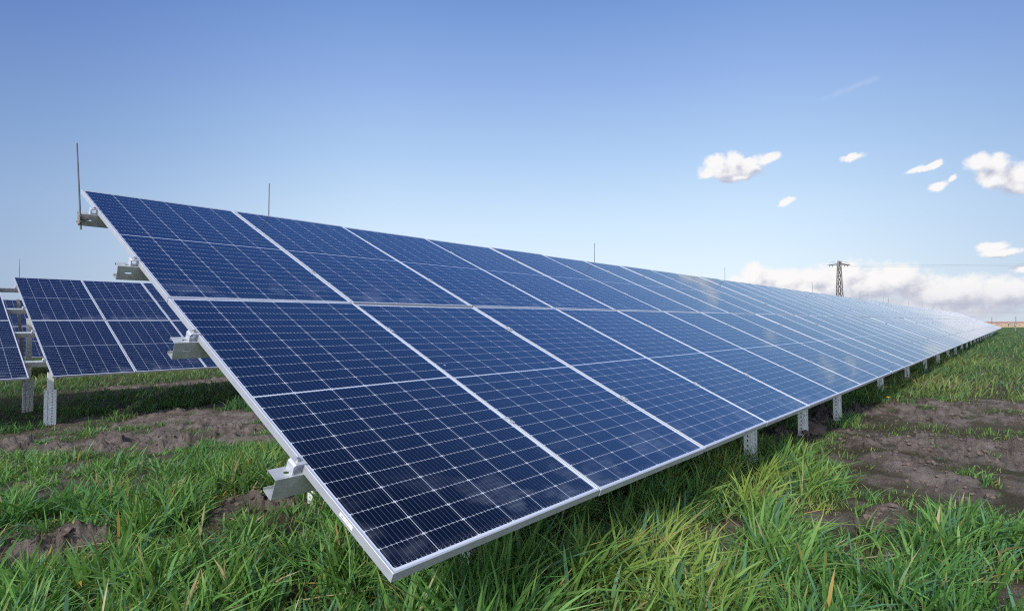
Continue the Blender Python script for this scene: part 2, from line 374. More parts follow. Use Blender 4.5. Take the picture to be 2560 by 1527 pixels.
def frame_geom(mb, T=Matrix.Identity(4), mi=0):
    prof = [(0, -.035), (0, -.0015), (.0015, 0), (.0070, 0), (.0080, -.001), (.0080, -.0095), (.0025, -.0095), (.0025, -.0325), (.030, -.0325), (.030, -.035)]
    n = len(prof); vs = []
    for i, (x, y) in enumerate(((0, 0), (PW, 0), (PW, PL), (0, PL))):
        sx = 1 if x == 0 else -1; sy = 1 if y == 0 else -1
        vs += [T @ Vector((x + sx * p, y + sy * p, z)) for p, z in prof]
    fs = []
    for i in range(4):
        j = (i + 1) % 4
        for k in range(n):
            l = (k + 1) % n
            fs.append((i * n + k, j * n + k, j * n + l, i * n + l))
    mb.add(vs, fs, mi)


def set_uv(me, uvs):
    # uvs: one pair per face corner, for the laminate faces (added first); the rest stays at 0
    ul = me.uv_layers.new(name="UVMap"); flat = np.zeros(len(me.loops) * 2, dtype=np.float32)
    a = np.array(uvs, dtype=np.float32).ravel(); flat[:len(a)] = a
    ul.data.foreach_set('uv', flat)


_m = MB(); _u = []; lam_geom(_m, _u); LAM = _m.mesh("solar_panel", [M_CELL, M_BACK]); set_uv(LAM, _u)
_m = MB(); frame_geom(_m); FRM = _m.mesh("frame", M_ALU)
PURLIN_V = (.60, 1.77, 2.87, 3.98)


def clamp_geom(mb, o):
    o = Vector(o); X = Vector((1, 0, 0))
    q = lambda a, b, c: o + X * a + UP * b + NR * c
    def bx(a, b, mi):
        c = [q(x, y, z) for z in (a[2], b[2]) for x, y in ((a[0], a[1]), (b[0], a[1]), (b[0], b[1]), (a[0], b[1]))]
        mb.add(c, [(0, 3, 2, 1), (4, 5, 6, 7), (0, 1, 5, 4), (1, 2, 6, 5), (2, 3, 7, 6), (3, 0, 4, 7)], mi)
    bx((-.018, -.03, .001), (.018, .03, .0045), 0)
    mb.rod(q(0, 0, .0045), q(0, 0, .0125), .0075, 6, mi=1)


def endclamp(parent, o):
    """block clamp on the purlin's top flange gripping the first frame from the side"""
    o = Vector(o); X = Vector((-1, 0, 0)); mb = MB()
    q = lambda a, b, c: o + X * a + UP * b + NR * c
    prof = [(-.010, .0015), (.034, .0015), (.042, -.004), (.042, -.036), (.036, -.036), (.036, -.006), (.002, -.006), (.002, -.012), (-.002, -.012), (-.002, -.0015 + .0025), (-.010, .001)]
    prof = [(-.010, .0015), (-.010, .006), (.034, .006), (.043, -.001), (.043, -.035), (.037, -.035), (.037, 0.0), (.001, 0.0), (.001, .0015)]
    mb.prism(prof, o + UP * -.026, X, NR, UP * .052)
    c = mb.build('end_clamp', M_ALU, parent)
    b = MB(); b.rod(q(.016, 0, .006), q(.016, 0, .009), .010, 12); b.rod(q(.016, 0, .009), q(.016, 0, .017), .0075, 6)
    b.build('bolt', M_BOLT, c)


def purlin(parent, o, x0, x1, v, slot_left=True, slot_right=False):
    """cold-formed C profile running along the row, web on the low side, with slotted ends"""
    o = Vector(o); X = Vector((1, 0, 0)); t = .0026; H = .088; F = .066; n0 = -.0355
    mb = MB(); a, b = x0, x1
    base = o + UP * v
    if slot_left:
        e = .30
        if v > 1: mb.slotplate(base + X * a + NR * (n0 - H), X, NR, e, H, (.058, H * .5), .0155, .0045, t)
        else: mb.slotplate(base + X * a + NR * (n0 - H), X, NR, e, H, (.152, H * .52), .012, .0045, t)
        mb.slotplate(base + X * a + NR * (n0 - t), X, UP, e, F, (.055, F * .45), .004, .0075, t)
        a = x0 + e
        L = X * e
        mb.prism([(0, 0), (F, 0), (F, .014), (F - t, .014), (F - t, t), (0, t)], base + X * x0 + NR * (n0 - H - t), UP, NR, L)
        mb.prism([(F - t, 0), (F, 0), (F, -.014), (F - t, -.014)], base + X * x0 + NR * (n0 - t), UP, NR, L)
    prof = [(0, n0), (F, n0), (F, n0 - .016), (F - t, n0 - .016), (F - t, n0 - t), (t, n0 - t), (t, n0 - H), (F - t, n0 - H), (F - t, n0 - H + .013), (F, n0 - H + .013), (F, n0 - H - t), (0, n0 - H - t)]
    mb.prism(prof, base + X * a, UP, NR, X * (b - a))
    return mb.build('purlin', M_GALV, parent)


def plates(mb, pts, z0, z1, holes, t=.003):
    """vertical sheet-steel strips along a polyline of (x, y); strips with a hole index get a row of holes"""
    for i in range(len(pts) - 1):
        p = Vector((pts[i][0], pts[i][1], z0)); q = Vector((pts[i + 1][0], pts[i + 1][1], z0)); d = q - p; w = d.length; d.normalize()
        Z = Vector((0, 0, 1)); nrm = d.cross(Z)
        if i in holes:
            pitch = .045; k = int((z1 - z0) / pitch); h = (z1 - z0) / k
            for j in range(k):
                if j < 1: mb.prism([(0, 0), (w, 0), (w, h), (0, h)], p + Z * (h * j), d, Z, nrm * t)
                else: mb.slotplate(p + Z * (h * j), d, Z, w, h, (w * .5, h * .5), .004, .0075, t, horiz=False)
        else:
            mb.prism([(0, 0), (w, 0), (w, z1 - z0), (0, z1 - z0)], p, d, Z, nrm * t)


_m = MB(); plates(_m, [(-.050, .036), (-.078, .036), (-.078, -.036), (-.045, -.036), (-.036, -.020), (-.008, -.020), (.001, -.036), (.042, -.036), (.078, -.036), (.078, .036), (.050, .036)], -.25, .60, (1, 6, 8))
SLEEVE = _m.mesh("post_sleeve", M_POST)


def support(parent, o, x, gz, rear=True, rafter=True, yf=.52, far=False):
    """one support: rammed perforated sleeves, inner columns, sloping rafter and diagonal brace. gz: ground level relative to o"""
    o = Vector(o)
    def zr(y): return (y * math.tan(TILT)) - .235 / math.cos(TILT)
    if far:  # far supports thickened and coloured dark to stand in for the shaded row ends
        for yy in (.6, 2.9):
            mb = MB(); mb.bar(o + Vector((x, yy, gz - .1)), o + Vector((x, yy, zr(yy) + .1)), .14, .14); mb.build('post', M_IRON_SHADE, parent)
        mb = MB(); mb.bar(o + UP * .1 + NR * -.22 + Vector((x, 0, 0)), o + UP * 4.4 + NR * -.22 + Vector((x, 0, 0)), .14, .24); mb.build('rafter', M_IRON_SHADE, parent)
        mb = MB(); mb.bar(o + Vector((x, 2.9, gz + .5)), o + Vector((x, 2.0, zr(2.0))), .12, .12); mb.build('brace', M_IRON_SHADE, parent)
        return
    for yy in ((yf, 2.62) if rear else (yf,)):
        p = link('post', SLEEVE, parent, o + Vector((x, yy, gz)))
        mb = MB()
        zt = zr(yy) + .06
        zb = .30
        if zt - gz > zb + .1:
            mb.prism([(-.043, -.018), (.043, -.018), (.043, .032), (.040, .032), (.040, -.015), (-.040, -.015), (-.040, .032), (-.043, .032)], (0, 0, zb), (1, 0, 0), (0, 1, 0), (0, 0, zt - gz - zb))
            mb.build('column', M_POST, p)
    if rafter:
        mb = MB()
        mb.prism([(0, 0), (.055, 0), (.055, .003), (.003, .003), (.003, .092), (.055, .092), (.055, .095), (0, .095)], o + Vector((x + .045, 0, 0)) + UP * .30 + NR * -.222, (1, 0, 0), NR, UP * 4.0)
        mb.build('rafter', M_GALV, parent)
        mb = MB(); mb.bar(o + Vector((x - .06, 2.60, gz + .48)), o + Vector((x - .06, 3.55, zr(3.55) + .03)), .045, .045)
        mb.build('brace', M_DARK, parent)


def lrod(parent, b, t, r=.006):
    mb = MB(); mb.rod(b, t, r, 8, r * .75); ro = mb.build('lightning_rod', M_ROD, parent)
    return ro


def array(label, O, cols, gz, frames, group, purl=(-.105, .10), limit=100, detail=True, jit=.0017, slots=True, name='solar_array'):
    """two tiers of portrait panels; O is the low left corner of the glass plane; gz(x) ground below it"""
    g0 = gz(O[0], O[1] + .5)
    root = empty(name, (O[0], O[1], g0), label, 'solar panels', group)
    o = Vector((0, 0, O[2] - g0))
    rng = random.Random(hash(label) % 1000 + cols)
    n = 0; ml = MB(); uvs = []; rest = []
    for k in range(cols):
        for r in range(2):
            loc = o + Vector((k * PX + .0055, 0, 0)) + UP * (r * PY)
            rot = (TILT + rng.gauss(0, jit), rng.gauss(0, jit), rng.gauss(0, jit * .15))
            if n < limit:
                p = link('solar_panel', LAM, root, loc, rot); link('frame', FRM, p); n += 1
                if k == 0 and r == 0: first = p
            else: rest.append(Matrix.LocRotScale(loc, Matrix.Rotation(0, 3, 'X').to_quaternion() @ __import__('mathutils').Euler(rot).to_quaternion(), None))
    if rest:
        for T in rest: lam_geom(ml, uvs, T)
        for T in rest: frame_geom(ml, T, 2)
        me = ml.mesh('solar_panel', [M_CELL, M_BACK, M_ALU]); set_uv(me, uvs)
        tag(link('solar_panel', me, root), kind='stuff')
    L = cols * PX
    for v in PURLIN_V:
        purlin(root, o, purl[0], L + purl[1], v, slots)
    if detail:
        c = 0; far = MB()
        for k in range(1, cols):
            for v in PURLIN_V:
                q = o + Vector((k * PX, 0, 0)) + UP * (v + .033)
                if c < 100:
                    m = MB(); clamp_geom(m, q); m.build('clamp', [M_ALU, M_BOLT], root); c += 1
                else: clamp_geom(far, q)
        if far.v: tag(far.build('clamp', [M_ALU, M_BOLT], root), kind='stuff')
        for v in PURLIN_V: endclamp(root, o + Vector((.0055, 0, 0)) + UP * (v + .033))
    for i, x in enumerate(frames):
        support(root, o, x, (gz(O[0] + x, O[1] + .5) - g0) - o.z, yf=.90 if name == 'solar_array' and O[0] == 0 and i == 0 else .52, far=not detail)
    return root, o, g0


# ------------------------------------------------------------------ terrain
def smooth(a, b, x):
    t = np.clip((x - a) / (b - a), 0, 1); return t * t * (3 - 2 * t)


def zg(x, y): return -.62 - .36 * smooth(2.0, 10.5, y) - 1.2 * smooth(90, 250, x)
def zg1(x, y): return float(zg(np.float64(x), np.float64(y)))


def hsh(ix, iy, seed):
    h = (ix.astype(np.int64) * 374761393 + iy.astype(np.int64) * 668265263 + seed * 1442695041) & 0xffffffff
    h = ((h ^ (h >> 13)) * 1274126177) & 0xffffffff
    return ((h ^ (h >> 16)) & 0xffffff) / float(0xffffff)


def vnoise(x, y, seed=0):
    ix = np.floor(x); iy = np.floor(y); fx = x - ix; fy = y - iy
    fx = fx * fx * (3 - 2 * fx); fy = fy * fy * (3 - 2 * fy)
    a = hsh(ix, iy, seed); b = hsh(ix + 1, iy, seed); c = hsh(ix, iy + 1, seed); d = hsh(ix + 1, iy + 1, seed)
    return (a + (b - a) * fx) * (1 - fy) + (c + (d - c) * fx) * fy


def fbm(x, y, sc_, oct_=4, seed=0):
    s = 0; amp = .5; tot = 0
    for i in range(oct_):
        s = s + amp * vnoise(x * sc_ + 17.3 * i, y * sc_ - 9.1 * i, seed + i); tot += amp; amp *= .5; sc_ *= 2.03
    return s / tot


POLYS = [[[0.19, 9.77], [0.77, 9.67], [1.21, 9.44], [1.72, 10.15], [2.31, 10.69], [2.6, 11.16], [3.22, 10.95], [3.79, 9.61], [2.29, 5.48], [1.79, 5.97], [1.62, 6.32], [1.42, 6.16], [1.0, 6.61], [0.85, 7.42], [0.53, 7.83], [0.2, 8.22], [0.01, 8.15]], [[2.49, 16.39], [3.37, 17.05], [4.31, 17.07], [6.44, 17.54], [6.01, 15.96], [4.18, 15.56], [3.06, 15.75]], [[0.27, 6.2], [0.41, 6.09], [0.36, 5.8], [0.25, 5.88]], [[-0.55, 3.19], [-0.45, 3.23], [-0.29, 3.27], [-0.17, 3.35], [-0.02, 3.08], [-0.0, 2.98], [-0.11, 2.87], [-0.21, 2.86], [-0.27, 2.66], [-0.37, 2.61], [-0.47, 2.71], [-0.53, 2.84], [-0.58, 2.92]], [[0.46, 3.11], [0.65, 3.01], [0.74, 3.2], [0.94, 3.23], [1.03, 2.99], [1.26, 2.87], [1.26, 2.65], [1.13, 2.56], [0.99, 2.69], [0.82, 2.75], [0.59, 2.73], [0.5, 2.67], [0.43, 3.01]], [[9.47, 0.79], [10.03, 0.3], [10.73, -0.07], [11.37, -0.17], [11.64, -0.79], [11.48, -0.91], [12.29, -1.52], [12.55, -1.96], [9.24, -1.84], [9.02, -1.51], [8.52, -1.03], [8.57, -0.82], [8.77, -0.49], [8.42, -0.1], [8.69, 0.01], [9.01, 0.19], [8.35, 0.49], [7.7, 0.61], [7.35, 0.73], [8.56, 1.05], [9.1, 0.94]], [[5.76, 1.03], [6.63, 0.91], [6.65, 0.66], [7.25, 0.54], [7.42, 0.34], [7.46, 0.13], [7.68, -0.11], [7.14, -0.26], [7.58, -0.67], [7.89, -1.1], [7.9, -1.5], [7.81, -1.77], [6.35, -1.72], [6.22, -1.49], [6.23, -1.34], [6.16, -1.17], [6.39, -0.84], [6.38, -0.51], [6.44, -0.36], [6.51, -0.2], [6.22, -0.1], [6.34, 0.12], [5.96, 0.31], [5.81, 0.59], [5.71, 0.83]], [[5.56, -0.49], [5.53, -0.8], [5.53, -0.97], [5.79, -1.18], [5.3, -1.3], [4.9, -1.36], [4.74, -1.18], [4.43, -1.05], [4.54, -0.95], [4.86, -0.86], [5.25, -0.65], [5.35, -0.52]], [[3.85, -0.62], [4.07, -0.7], [4.06, -0.85], [3.75, -0.84], [3.53, -0.69]], [[2.69, -0.75], [2.9, -0.83], [3.26, -0.92], [3.11, -0.97], [2.81, -0.89], [2.6, -0.83], [2.57, -0.76]], [[1.84, -0.3], [1.95, -0.32], [1.94, -0.39], [1.83, -0.4], [1.77, -0.35]]]
TUFTS = [[4.5, .22, .35, 1.6], [1.12, 2.42, .16, 1.9], [1.15, .25, .40, 1.45], [1.2, .40, .3, 1.9], [4.51, -0.11, 0.45, 1.5], [3.59, -0.08, 0.35, 1.2], [4.0, -0.54, 0.3, 1.1], [2.05, -0.43, 0.35, 1.3], [2.11, -0.69, 0.4, 1.3], [3.14, -1.29, 0.7, 1.25], [2.79, -1.04, 0.5, 1.15], [3.52, -1.03, 0.35, 1.1], [1.18, 10.5, 0.5, 1.3], [1.19, 3.6, 0.4, 1.2], [0.81, 3.31, 0.35, 1.1], [0.14, 2.74, 0.6, 1.2], [-0.23, 1.94, 0.4, 1.2], [-0.6, 2.49, 0.35, 1.4], [0.57, 1.04, 0.3, 1.1], [11.74, 1.2, 1.2, 1.5], [3.87, 10.47, 0.7, 1.6], [4.43, 11.62, 1.2, 1.3], [3.31, 11.94, 1.0, 1.2]]
LOWT = [[8.0, -0.12, 0.35], [8.23, -0.6, 0.4], [8.04, -0.98, 0.35], [8.08, -1.28, 0.35], [7.9, 0.21, 0.3], [10.7, -1.38, 0.5], [1.25, 9.53, 0.35], [1.77, 9.43, 0.4], [2.29, 9.39, 0.3], [5.98, 0.46, 0.2], [6.72, 0.25, 0.25], [10.33, -0.35, 0.3], [6.2, 0.22, 0.25], [5.94, 0.84, 0.2], [6.83, -0.8, 0.12], [6.72, -1.24, 0.12], [0.75, 2.74, 0.1], [5.57, -1.11, 0.2]]
YEL = [[2.46, 0.1, 0.35], [3.31, 0.1, 0.3], [3.77, 0.36, 0.3], [3.53, -0.29, 0.25], [4.1, 0.75, 0.2], [1.79, 0.01, 0.4], [14.33, 0.47, 2.5], [22.95, 2.88, 5], [4.9, 22.88, 4], [4.11, 0.14, 0.25]]


def inpoly(x, y, poly):
    c = np.zeros(x.shape, bool); n = len(poly); j = n - 1
    for i in range(n):
        xi, yi = poly[i]; xj, yj = poly[j]
        c ^= ((yi > y) != (yj > y)) & (x < (xj - xi) * (y - yi) / (yj - yi + 1e-12) + xi); j = i
    return c


def soil(x, y):
    """1 where the earth lies bare"""
    r = np.hypot(x - CAM[0], y - CAM[1]); k = np.clip(r / 6, .35, 2.0)
    s = np.zeros(x.shape)
    for q in range(4):                     # soft-edged: average of jittered tests
        wx = x + (fbm(x, y, 1.3, 3, 11 + q) - .5) * .42 * k + (fbm(x, y, 7.0, 2, 31 + q) - .5) * .18 * k
        wy = y + (fbm(x, y, 1.3, 3, 51 + q) - .5) * .42 * k + (fbm(x, y, 7.0, 2, 71 + q) - .5) * .18 * k
        m = np.zeros(x.shape, bool)
        for p in POLYS: m |= inpoly(wx, wy, p)
        s += m / 4.0
    s = np.clip(s * 1.5, 0, 1)
    sd = (x - CAM[0]) * FW[1] - (y - CAM[1]) * FW[0]
    gap = smooth(.43, .33, fbm(x, y, 1.9, 3, 203)) * np.where(sd > 0, .85, .55) * (r < 14) * np.where((y > .2) & (y < 4.6) & (x > -.1), .3, 1)
    s = np.maximum(s, gap)
    s = s * (1 - .85 * smooth(.56, .68, fbm(x, y, 2.7, 2, 207)))
    for a, b, rr in LOWT: s = np.minimum(s, 1 - np.exp(-((x - a) ** 2 + (y - b) ** 2) / (rr * .8) ** 2) * 1.25 * (.6 + fbm(x, y, 5, 2, 4)))
    return np.clip(s, 0, 1)


def zfull(x, y, s=None):
    r = np.hypot(x - CAM[0], y - CAM[1])
    if s is None: s = soil(x, y)
    f = 1 / (1 + (r / 25) ** 2)
    z = zg(x, y) + (fbm(x, y, .35, 3, 5) - .5) * .10 * np.clip(r / 3, 0, 1)
    rough = s * smooth(.35, .75, fbm(x, y, .8, 2, 91))
    z = z + (fbm(x, y, 3.2, 5, 21) - .5) * (.045 + .03 * s + .06 * rough) * f ** .3
    cl = fbm(x, y, 9.0, 3, 61); c2 = 1 - np.abs(2 * fbm(x, y, 17.0, 3, 63) - 1)
    return z + (np.clip(cl - .46, 0, 1) * (.09 + .24 * rough) - (c2 - .8) * (.045 + .05 * rough)) * s * f ** .5


def np_mesh(name, co, faces_flat, counts, attr=None, aname='tint'):
    me = bpy.data.meshes.new(name)
    me.vertices.add(len(co)); me.vertices.foreach_set('co', np.ascontiguousarray(co, np.float32).ravel())
    nl = len(faces_flat); me.loops.add(nl); me.loops.foreach_set('vertex_index', np.ascontiguousarray(faces_flat, np.int32))
    st = np.concatenate(([0], np.cumsum(counts)[:-1])).astype(np.int32)
    me.polygons.add(len(counts)); me.polygons.foreach_set('loop_start', st)
    if attr is not None:
        at = me.attributes.new(aname, 'FLOAT_COLOR', 'POINT'); at.data.foreach_set('color', np.ascontiguousarray(attr, np.float32).ravel())
    me.update(calc_edges=True)
    return me


def build_ground():
    va = math.atan2(FW[1], FW[0])
    fine = np.linspace(-.86, .86, 620); coarse = np.linspace(.86, 2 * math.pi - .86, 92)[1:-1]
    th = va + np.concatenate((fine, coarse)); nt_ = len(th)
    r1 = np.geomspace(.4, 60, 430); r2 = np.geomspace(60, 6000, 60)[1:]
    rr = np.concatenate((r1, r2)); nr = len(rr)
    Rr, Th = np.meshgrid(rr, th, indexing='ij')
    x = CAM[0] + Rr * np.cos(Th); y = CAM[1] + Rr * np.sin(Th)
    s = np.where(Rr < 40, soil(x, y), 0.0)
    z = zfull(x, y, s)
    co = np.stack([x, y, z], -1).reshape(-1, 3)
    co = np.concatenate((co, [[CAM[0], CAM[1], -.62]]))
    i = np.arange(nr - 1)[:, None]; j = np.arange(nt_)[None, :]; j2 = (j + 1) % nt_
    q = np.stack([i * nt_ + j, (i + 1) * nt_ + j, (i + 1) * nt_ + j2, i * nt_ + j2], -1).reshape(-1)
    c = len(co) - 1; tri = np.stack([np.full(nt_, c), np.arange(nt_), (np.arange(nt_) + 1) % nt_], -1).reshape(-1)
    attr = np.zeros((len(co), 4)); attr[:-1, 0] = s.ravel(); attr[:, 3] = 1
    attr[:-1, 1] = fbm(x, y, .25, 3, 8).ravel(); attr[:-1, 2] = yel(x, y).ravel()
    me = np_mesh('ground', co, np.concatenate((q, tri)), np.concatenate((np.full((nr - 1) * nt_, 4), np.full(nt_, 3))), attr, 'cover')
    me.polygons.foreach_set('use_smooth', np.ones(len(me.polygons), bool))
    m, nt, b = newmat("earth_and_turf")
    at = nt.nodes.new('ShaderNodeAttribute'); at.attribute_name = 'cover'
    sp = nt.nodes.new('ShaderNodeSeparateColor'); nt.links.new(at.outputs['Color'], sp.inputs[0])
    geo = nt.nodes.new('ShaderNodeNewGeometry')
    n1 = N(nt, 'ShaderNodeTexNoise', ins={'Scale': 3.0, 'Detail': 9.0, 'Roughness': .68}); nt.links.new(geo.outputs['Position'], n1.inputs['Vector'])
    n2 = N(nt, 'ShaderNodeTexNoise', ins={'Scale': 55.0, 'Detail': 6.0, 'Roughness': .7}); nt.links.new(geo.outputs['Position'], n2.inputs['Vector'])
    n3 = N(nt, 'ShaderNodeTexNoise', ins={'Scale': .9, 'Detail': 3.0}); nt.links.new(geo.outputs['Position'], n3.inputs['Vector'])
    damp = N(nt, 'ShaderNodeMapRange', interpolation_type='SMOOTHSTEP', ins={'From Min': .38, 'From Max': .64}); nt.links.new(n1.outputs['Fac'], damp.inputs['Value'])
    earth = mix(nt, damp.outputs[0], (.112, .090, .078, 1), (.240, .205, .182, 1))
    earth = mix(nt, math_(nt, 'MULTIPLY', n2.outputs['Fac'], .55), earth, (.105, .083, .070, 1))
    n4 = N(nt, 'ShaderNodeTexNoise', ins={'Scale': 16.0, 'Detail': 8.0, 'Roughness': .75}); nt.links.new(geo.outputs['Position'], n4.inputs['Vector'])
    straw = math_(nt, 'GREATER_THAN', n2.outputs['Fac'], .70)
    earth = mix(nt, math_(nt, 'MULTIPLY', straw, .6), earth, (.26, .21, .15, 1))
    turf = mix(nt, n2.outputs['Fac'], (.026, .022, .014, 1), (.085, .072, .042, 1))  # moist soil brown, darkened further to paint shade between the grass clumps
    far = mix(nt, n3.outputs['Fac'], (.045, .085, .028, 1), (.072, .105, .034, 1))
    xyz = nt.nodes.new('ShaderNodeSeparateXYZ'); nt.links.new(geo.outputs['Position'], xyz.inputs[0])
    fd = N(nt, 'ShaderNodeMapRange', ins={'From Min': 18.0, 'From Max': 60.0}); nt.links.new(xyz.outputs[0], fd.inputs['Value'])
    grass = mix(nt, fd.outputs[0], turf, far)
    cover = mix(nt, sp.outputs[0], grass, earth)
    # ploughed and stubble fields beyond the site
    wob = math_(nt, 'ADD', xyz.outputs[0], math_(nt, 'MULTIPLY', n3.outputs['Fac'], 14.0))
    field = math_(nt, 'GREATER_THAN', wob, 335.0)
    nf = N(nt, 'ShaderNodeTexNoise', ins={'Scale': .02, 'Detail': 3.0}); nt.links.new(geo.outputs['Position'], nf.inputs['Vector'])
    stub = mix(nt, nf.outputs['Fac'], (.42, .26, .14, 1), (.50, .40, .24, 1))
    red = math_(nt, 'GREATER_THAN', xyz.outputs[0], 950.0)
    stub = mix(nt, red, stub, (.34, .20, .15, 1))
    cover = mix(nt, field, cover, stub)
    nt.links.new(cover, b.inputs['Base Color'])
    b.inputs['Roughness'].default_value = .95; b.inputs['Specular IOR Level'].default_value = .15
    bp = N(nt, 'ShaderNodeBump', ins={'Strength': .9, 'Distance': .035}); nt.links.new(math_(nt, 'ADD', n2.outputs['Fac'], math_(nt, 'MULTIPLY', n4.outputs['Fac'], 2.2)), bp.inputs['Height'])
    nt.links.new(bp.outputs[0], b.inputs['Normal'])
    me.materials.append(m)
    tag(link('ground', me), 'grassy field with patches of bare brown earth', None, None, 'structure')


def yel(x, y):
    s = np.zeros(x.shape)
    for a, b, r in YEL: s = np.maximum(s, np.exp(-((x - a) ** 2 + (y - b) ** 2) / r ** 2))
    return s


def build_grass():
    """two kinds of growth: broad-leaved tall clumps, and short fine yellower grass between them"""
    rng = np.random.default_rng(3)
    va = math.atan2(FW[1], FW[0])
    V = []; F = []; CN = []; A = []; base = 0
    rings = [(1.5, 3.6, 2500, 4), (3.6, 5.5, 2000, 4), (5.5, 8.5, 1250, 3), (8.5, 14, 620, 3), (14, 26, 230, 2), (26, 50, 64, 2), (50, 100, 15, 2)]
    for r0, r1, dens, seg in rings:
        half = 1.05 if r0 < 8 else .88
        n = int(dens * half * (r1 * r1 - r0 * r0))
        r = np.sqrt(rng.uniform(r0 * r0, r1 * r1, n)); t = va + rng.uniform(-half, half, n)
        x = CAM[0] + r * np.cos(t); y = CAM[1] + r * np.sin(t)
        s = soil(x, y)
        under = (x > 1.7) & (y > 1.1) & (y < 4.6)
        c1 = fbm(x, y, 1.7, 2, 41); c2 = fbm(x, y, 5.5, 2, 43)
        side = (x - CAM[0]) * FW[1] - (y - CAM[1]) * FW[0]           # >0 to the right of the view axis
        tuft = np.zeros(n); low = np.zeros(n)
        for a, b, rr, g in TUFTS: tuft = np.maximum(tuft, (g - 1) * 2 * np.exp(-((x - a) ** 2 + (y - b) ** 2) / rr ** 2))
        for a, b, rr in LOWT: low = np.maximum(low, np.exp(-((x - a) ** 2 + (y - b) ** 2) / rr ** 2))
        bare = smooth(3.6, 4.6, x + .9 * (y > -.35)) * smooth(14, 11, x) * smooth(.15, -.35, y - .12 * (x - 5.5))
        rim = np.exp(-((y - .05) / .5) ** 2) * smooth(-.2, .3, x) * smooth(4.2, 2.8, x)
        rim = np.maximum(rim, .75 * np.exp(-((y - .15) / .55) ** 2) * smooth(9.2, 11, x))
        # share of broad tall leaves
        lush = smooth(.40, .60, c1 * .65 + c2 * .35 + np.where(side > 0, -.035, .075) + .16 * tuft + .12 * rim - .12 * bare)
        tall = rng.random(n) < .10 + .90 * lush
        keep = rng.random(n) < np.clip((1 - s) ** 1.05 * np.where(tall, .55 + .45 * smooth(.35, .6, c2), .85 - .25 * bare) + .035, 0, 1) * np.where(under, .4, 1) * np.where(r < 60, 1, smooth(110, 60, r))
        keep &= ~((under) & (r > 16))
        x, y, r, s, under, c1, c2, side, tuft, low, bare, rim, lush, tall = [q[keep] for q in (x, y, r, s, under, c1, c2, side, tuft, low, bare, rim, lush, tall)]
        n = len(x)
        if n == 0: continue
        z = zfull(x, y, s) - .012
        h = np.where(tall, .085 + .155 * smooth(.30, .66, c2) + .045 * lush, .045 + .085 * smooth(.3, .66, c2))
        h = h * (1 + .5 * tuft) * (1 + .40 * rim)
        ux = (x - CAM[0]) / r; uy = (y - CAM[1]) / r
        sb = np.maximum(soil(x + ux * .22, y + uy * .22), .8 * soil(x + ux * .5, y + uy * .5))
        h = h * np.clip(1 - s * 1.3, .28, 1) * (1 - .62 * sb)
        h = np.where(y > 4.5, h * .80, h); h = np.where((y > 10) & (y < 16) & (x < 2.6), h * .75, h)
        h = np.where(under & (y > 1.6), h * .6, h) * (1 - .45 * bare)
        h = h * np.where(side > 0, .88, .95)
        h = np.maximum(h, low * .085)
        cap = np.where((y > -.05) & (y < 1.0) & (x > -.05), .52 + .40 * np.clip(y, 0, 9), 9)     # stays clear below the glass
        h = np.minimum(h, cap)
        L = h * rng.uniform(.55, 1.25, n)
        w = np.where(tall,   .0072 + .0125 * rng.random(n) ** 1.4, .0034 + .0036 * rng.random(n)) * (.75 + L) * np.where(r > 8.5, (r / 8.5) ** .62, 1)
        # neighbouring leaves of a plant share a direction
        az = 6.2832 * 1.7 * vnoise(x * 9, y * 9, 101) + rng.normal(0, 1.5, n)
        wind = np.where(side > 0, .08, .02) * np.where(tall, 1, .5)
        lean = rng.uniform(.03, .42, n); bend = rng.uniform(.05, 1.0, n) ** 1.2 * np.where(tall, .95, .6)
        flat = rng.random(n) < .035; lean = np.where(flat, rng.uniform(1.0, 2.2, n), lean)
        lx = np.cos(az) * lean + wind * R0[0]; ly = np.sin(az) * lean + wind * R0[1]
        hd = np.hypot(lx, ly) + 1e-6; bx, by = lx / hd * bend, ly / hd * bend
        ph = rng.uniform(0, math.pi, n); px, py = np.cos(ph), np.sin(ph)
        ts = np.linspace(0, 1, seg + 1)
        vv = np.empty((n, seg * 2 + 1, 3))
        for i, tt in enumerate(ts):
            cxp = x + (lx * tt + bx * tt * tt) * L; cyp = y + (ly * tt + by * tt * tt) * L
            czp = z + (tt - .42 * bend * tt * tt) * L * np.where(flat, .28, 1)
            if i == seg:
                vv[:, 2 * seg] = np.stack([cxp, cyp, czp], -1)
            else:
                ww = w * (.70 + .6 * tt if tt < .5 else 1.0 - .9 * (tt - .5)) * .5
                vv[:, 2 * i] = np.stack([cxp - px * ww, cyp - py * ww, czp], -1)
                vv[:, 2 * i + 1] = np.stack([cxp + px * ww, cyp + py * ww, czp + .25 * ww], -1)
        nv = seg * 2 + 1
        off = base + np.arange(n)[:, None] * nv
        quads = [np.array([2 * i, 2 * i + 1, 2 * i + 3, 2 * i + 2]) for i in range(seg - 1)]
        patt = np.concatenate(quads + [np.array([2 * seg - 2, 2 * seg - 1, 2 * seg])])
        F.append((off + patt[None, :]).reshape(-1)); CN.append(np.tile(np.array([4] * (seg - 1) + [3]), n))
        V.append(vv.reshape(-1, 3)); base += n * nv
        # colour of each blade
        u = rng.random(n)[:, None]
        yl = np.clip(yel(x, y) * .7 + .55 * (fbm(x, y, .7, 3, 12) - .46) + .3 * (c2 - .5) + np.where(tall, 0, .26) + .06 * (side > 0) + rng.normal(0, .08, n), 0, 1)[:, None]
        g0 = np.array([.030, .095, .022]); g1 = np.array([.135, .300, .075]); gy = np.array([.265, .350, .080]); gb = np.array([.060, .140, .075])
        col = g0 * (1 - u) + g1 * u
        col = col * (1 - yl) + gy * yl
        bl = ((rng.random(n) < .16) & tall)[:, None]; col = np.where(bl, gb * (.8 + .9 * u), col)
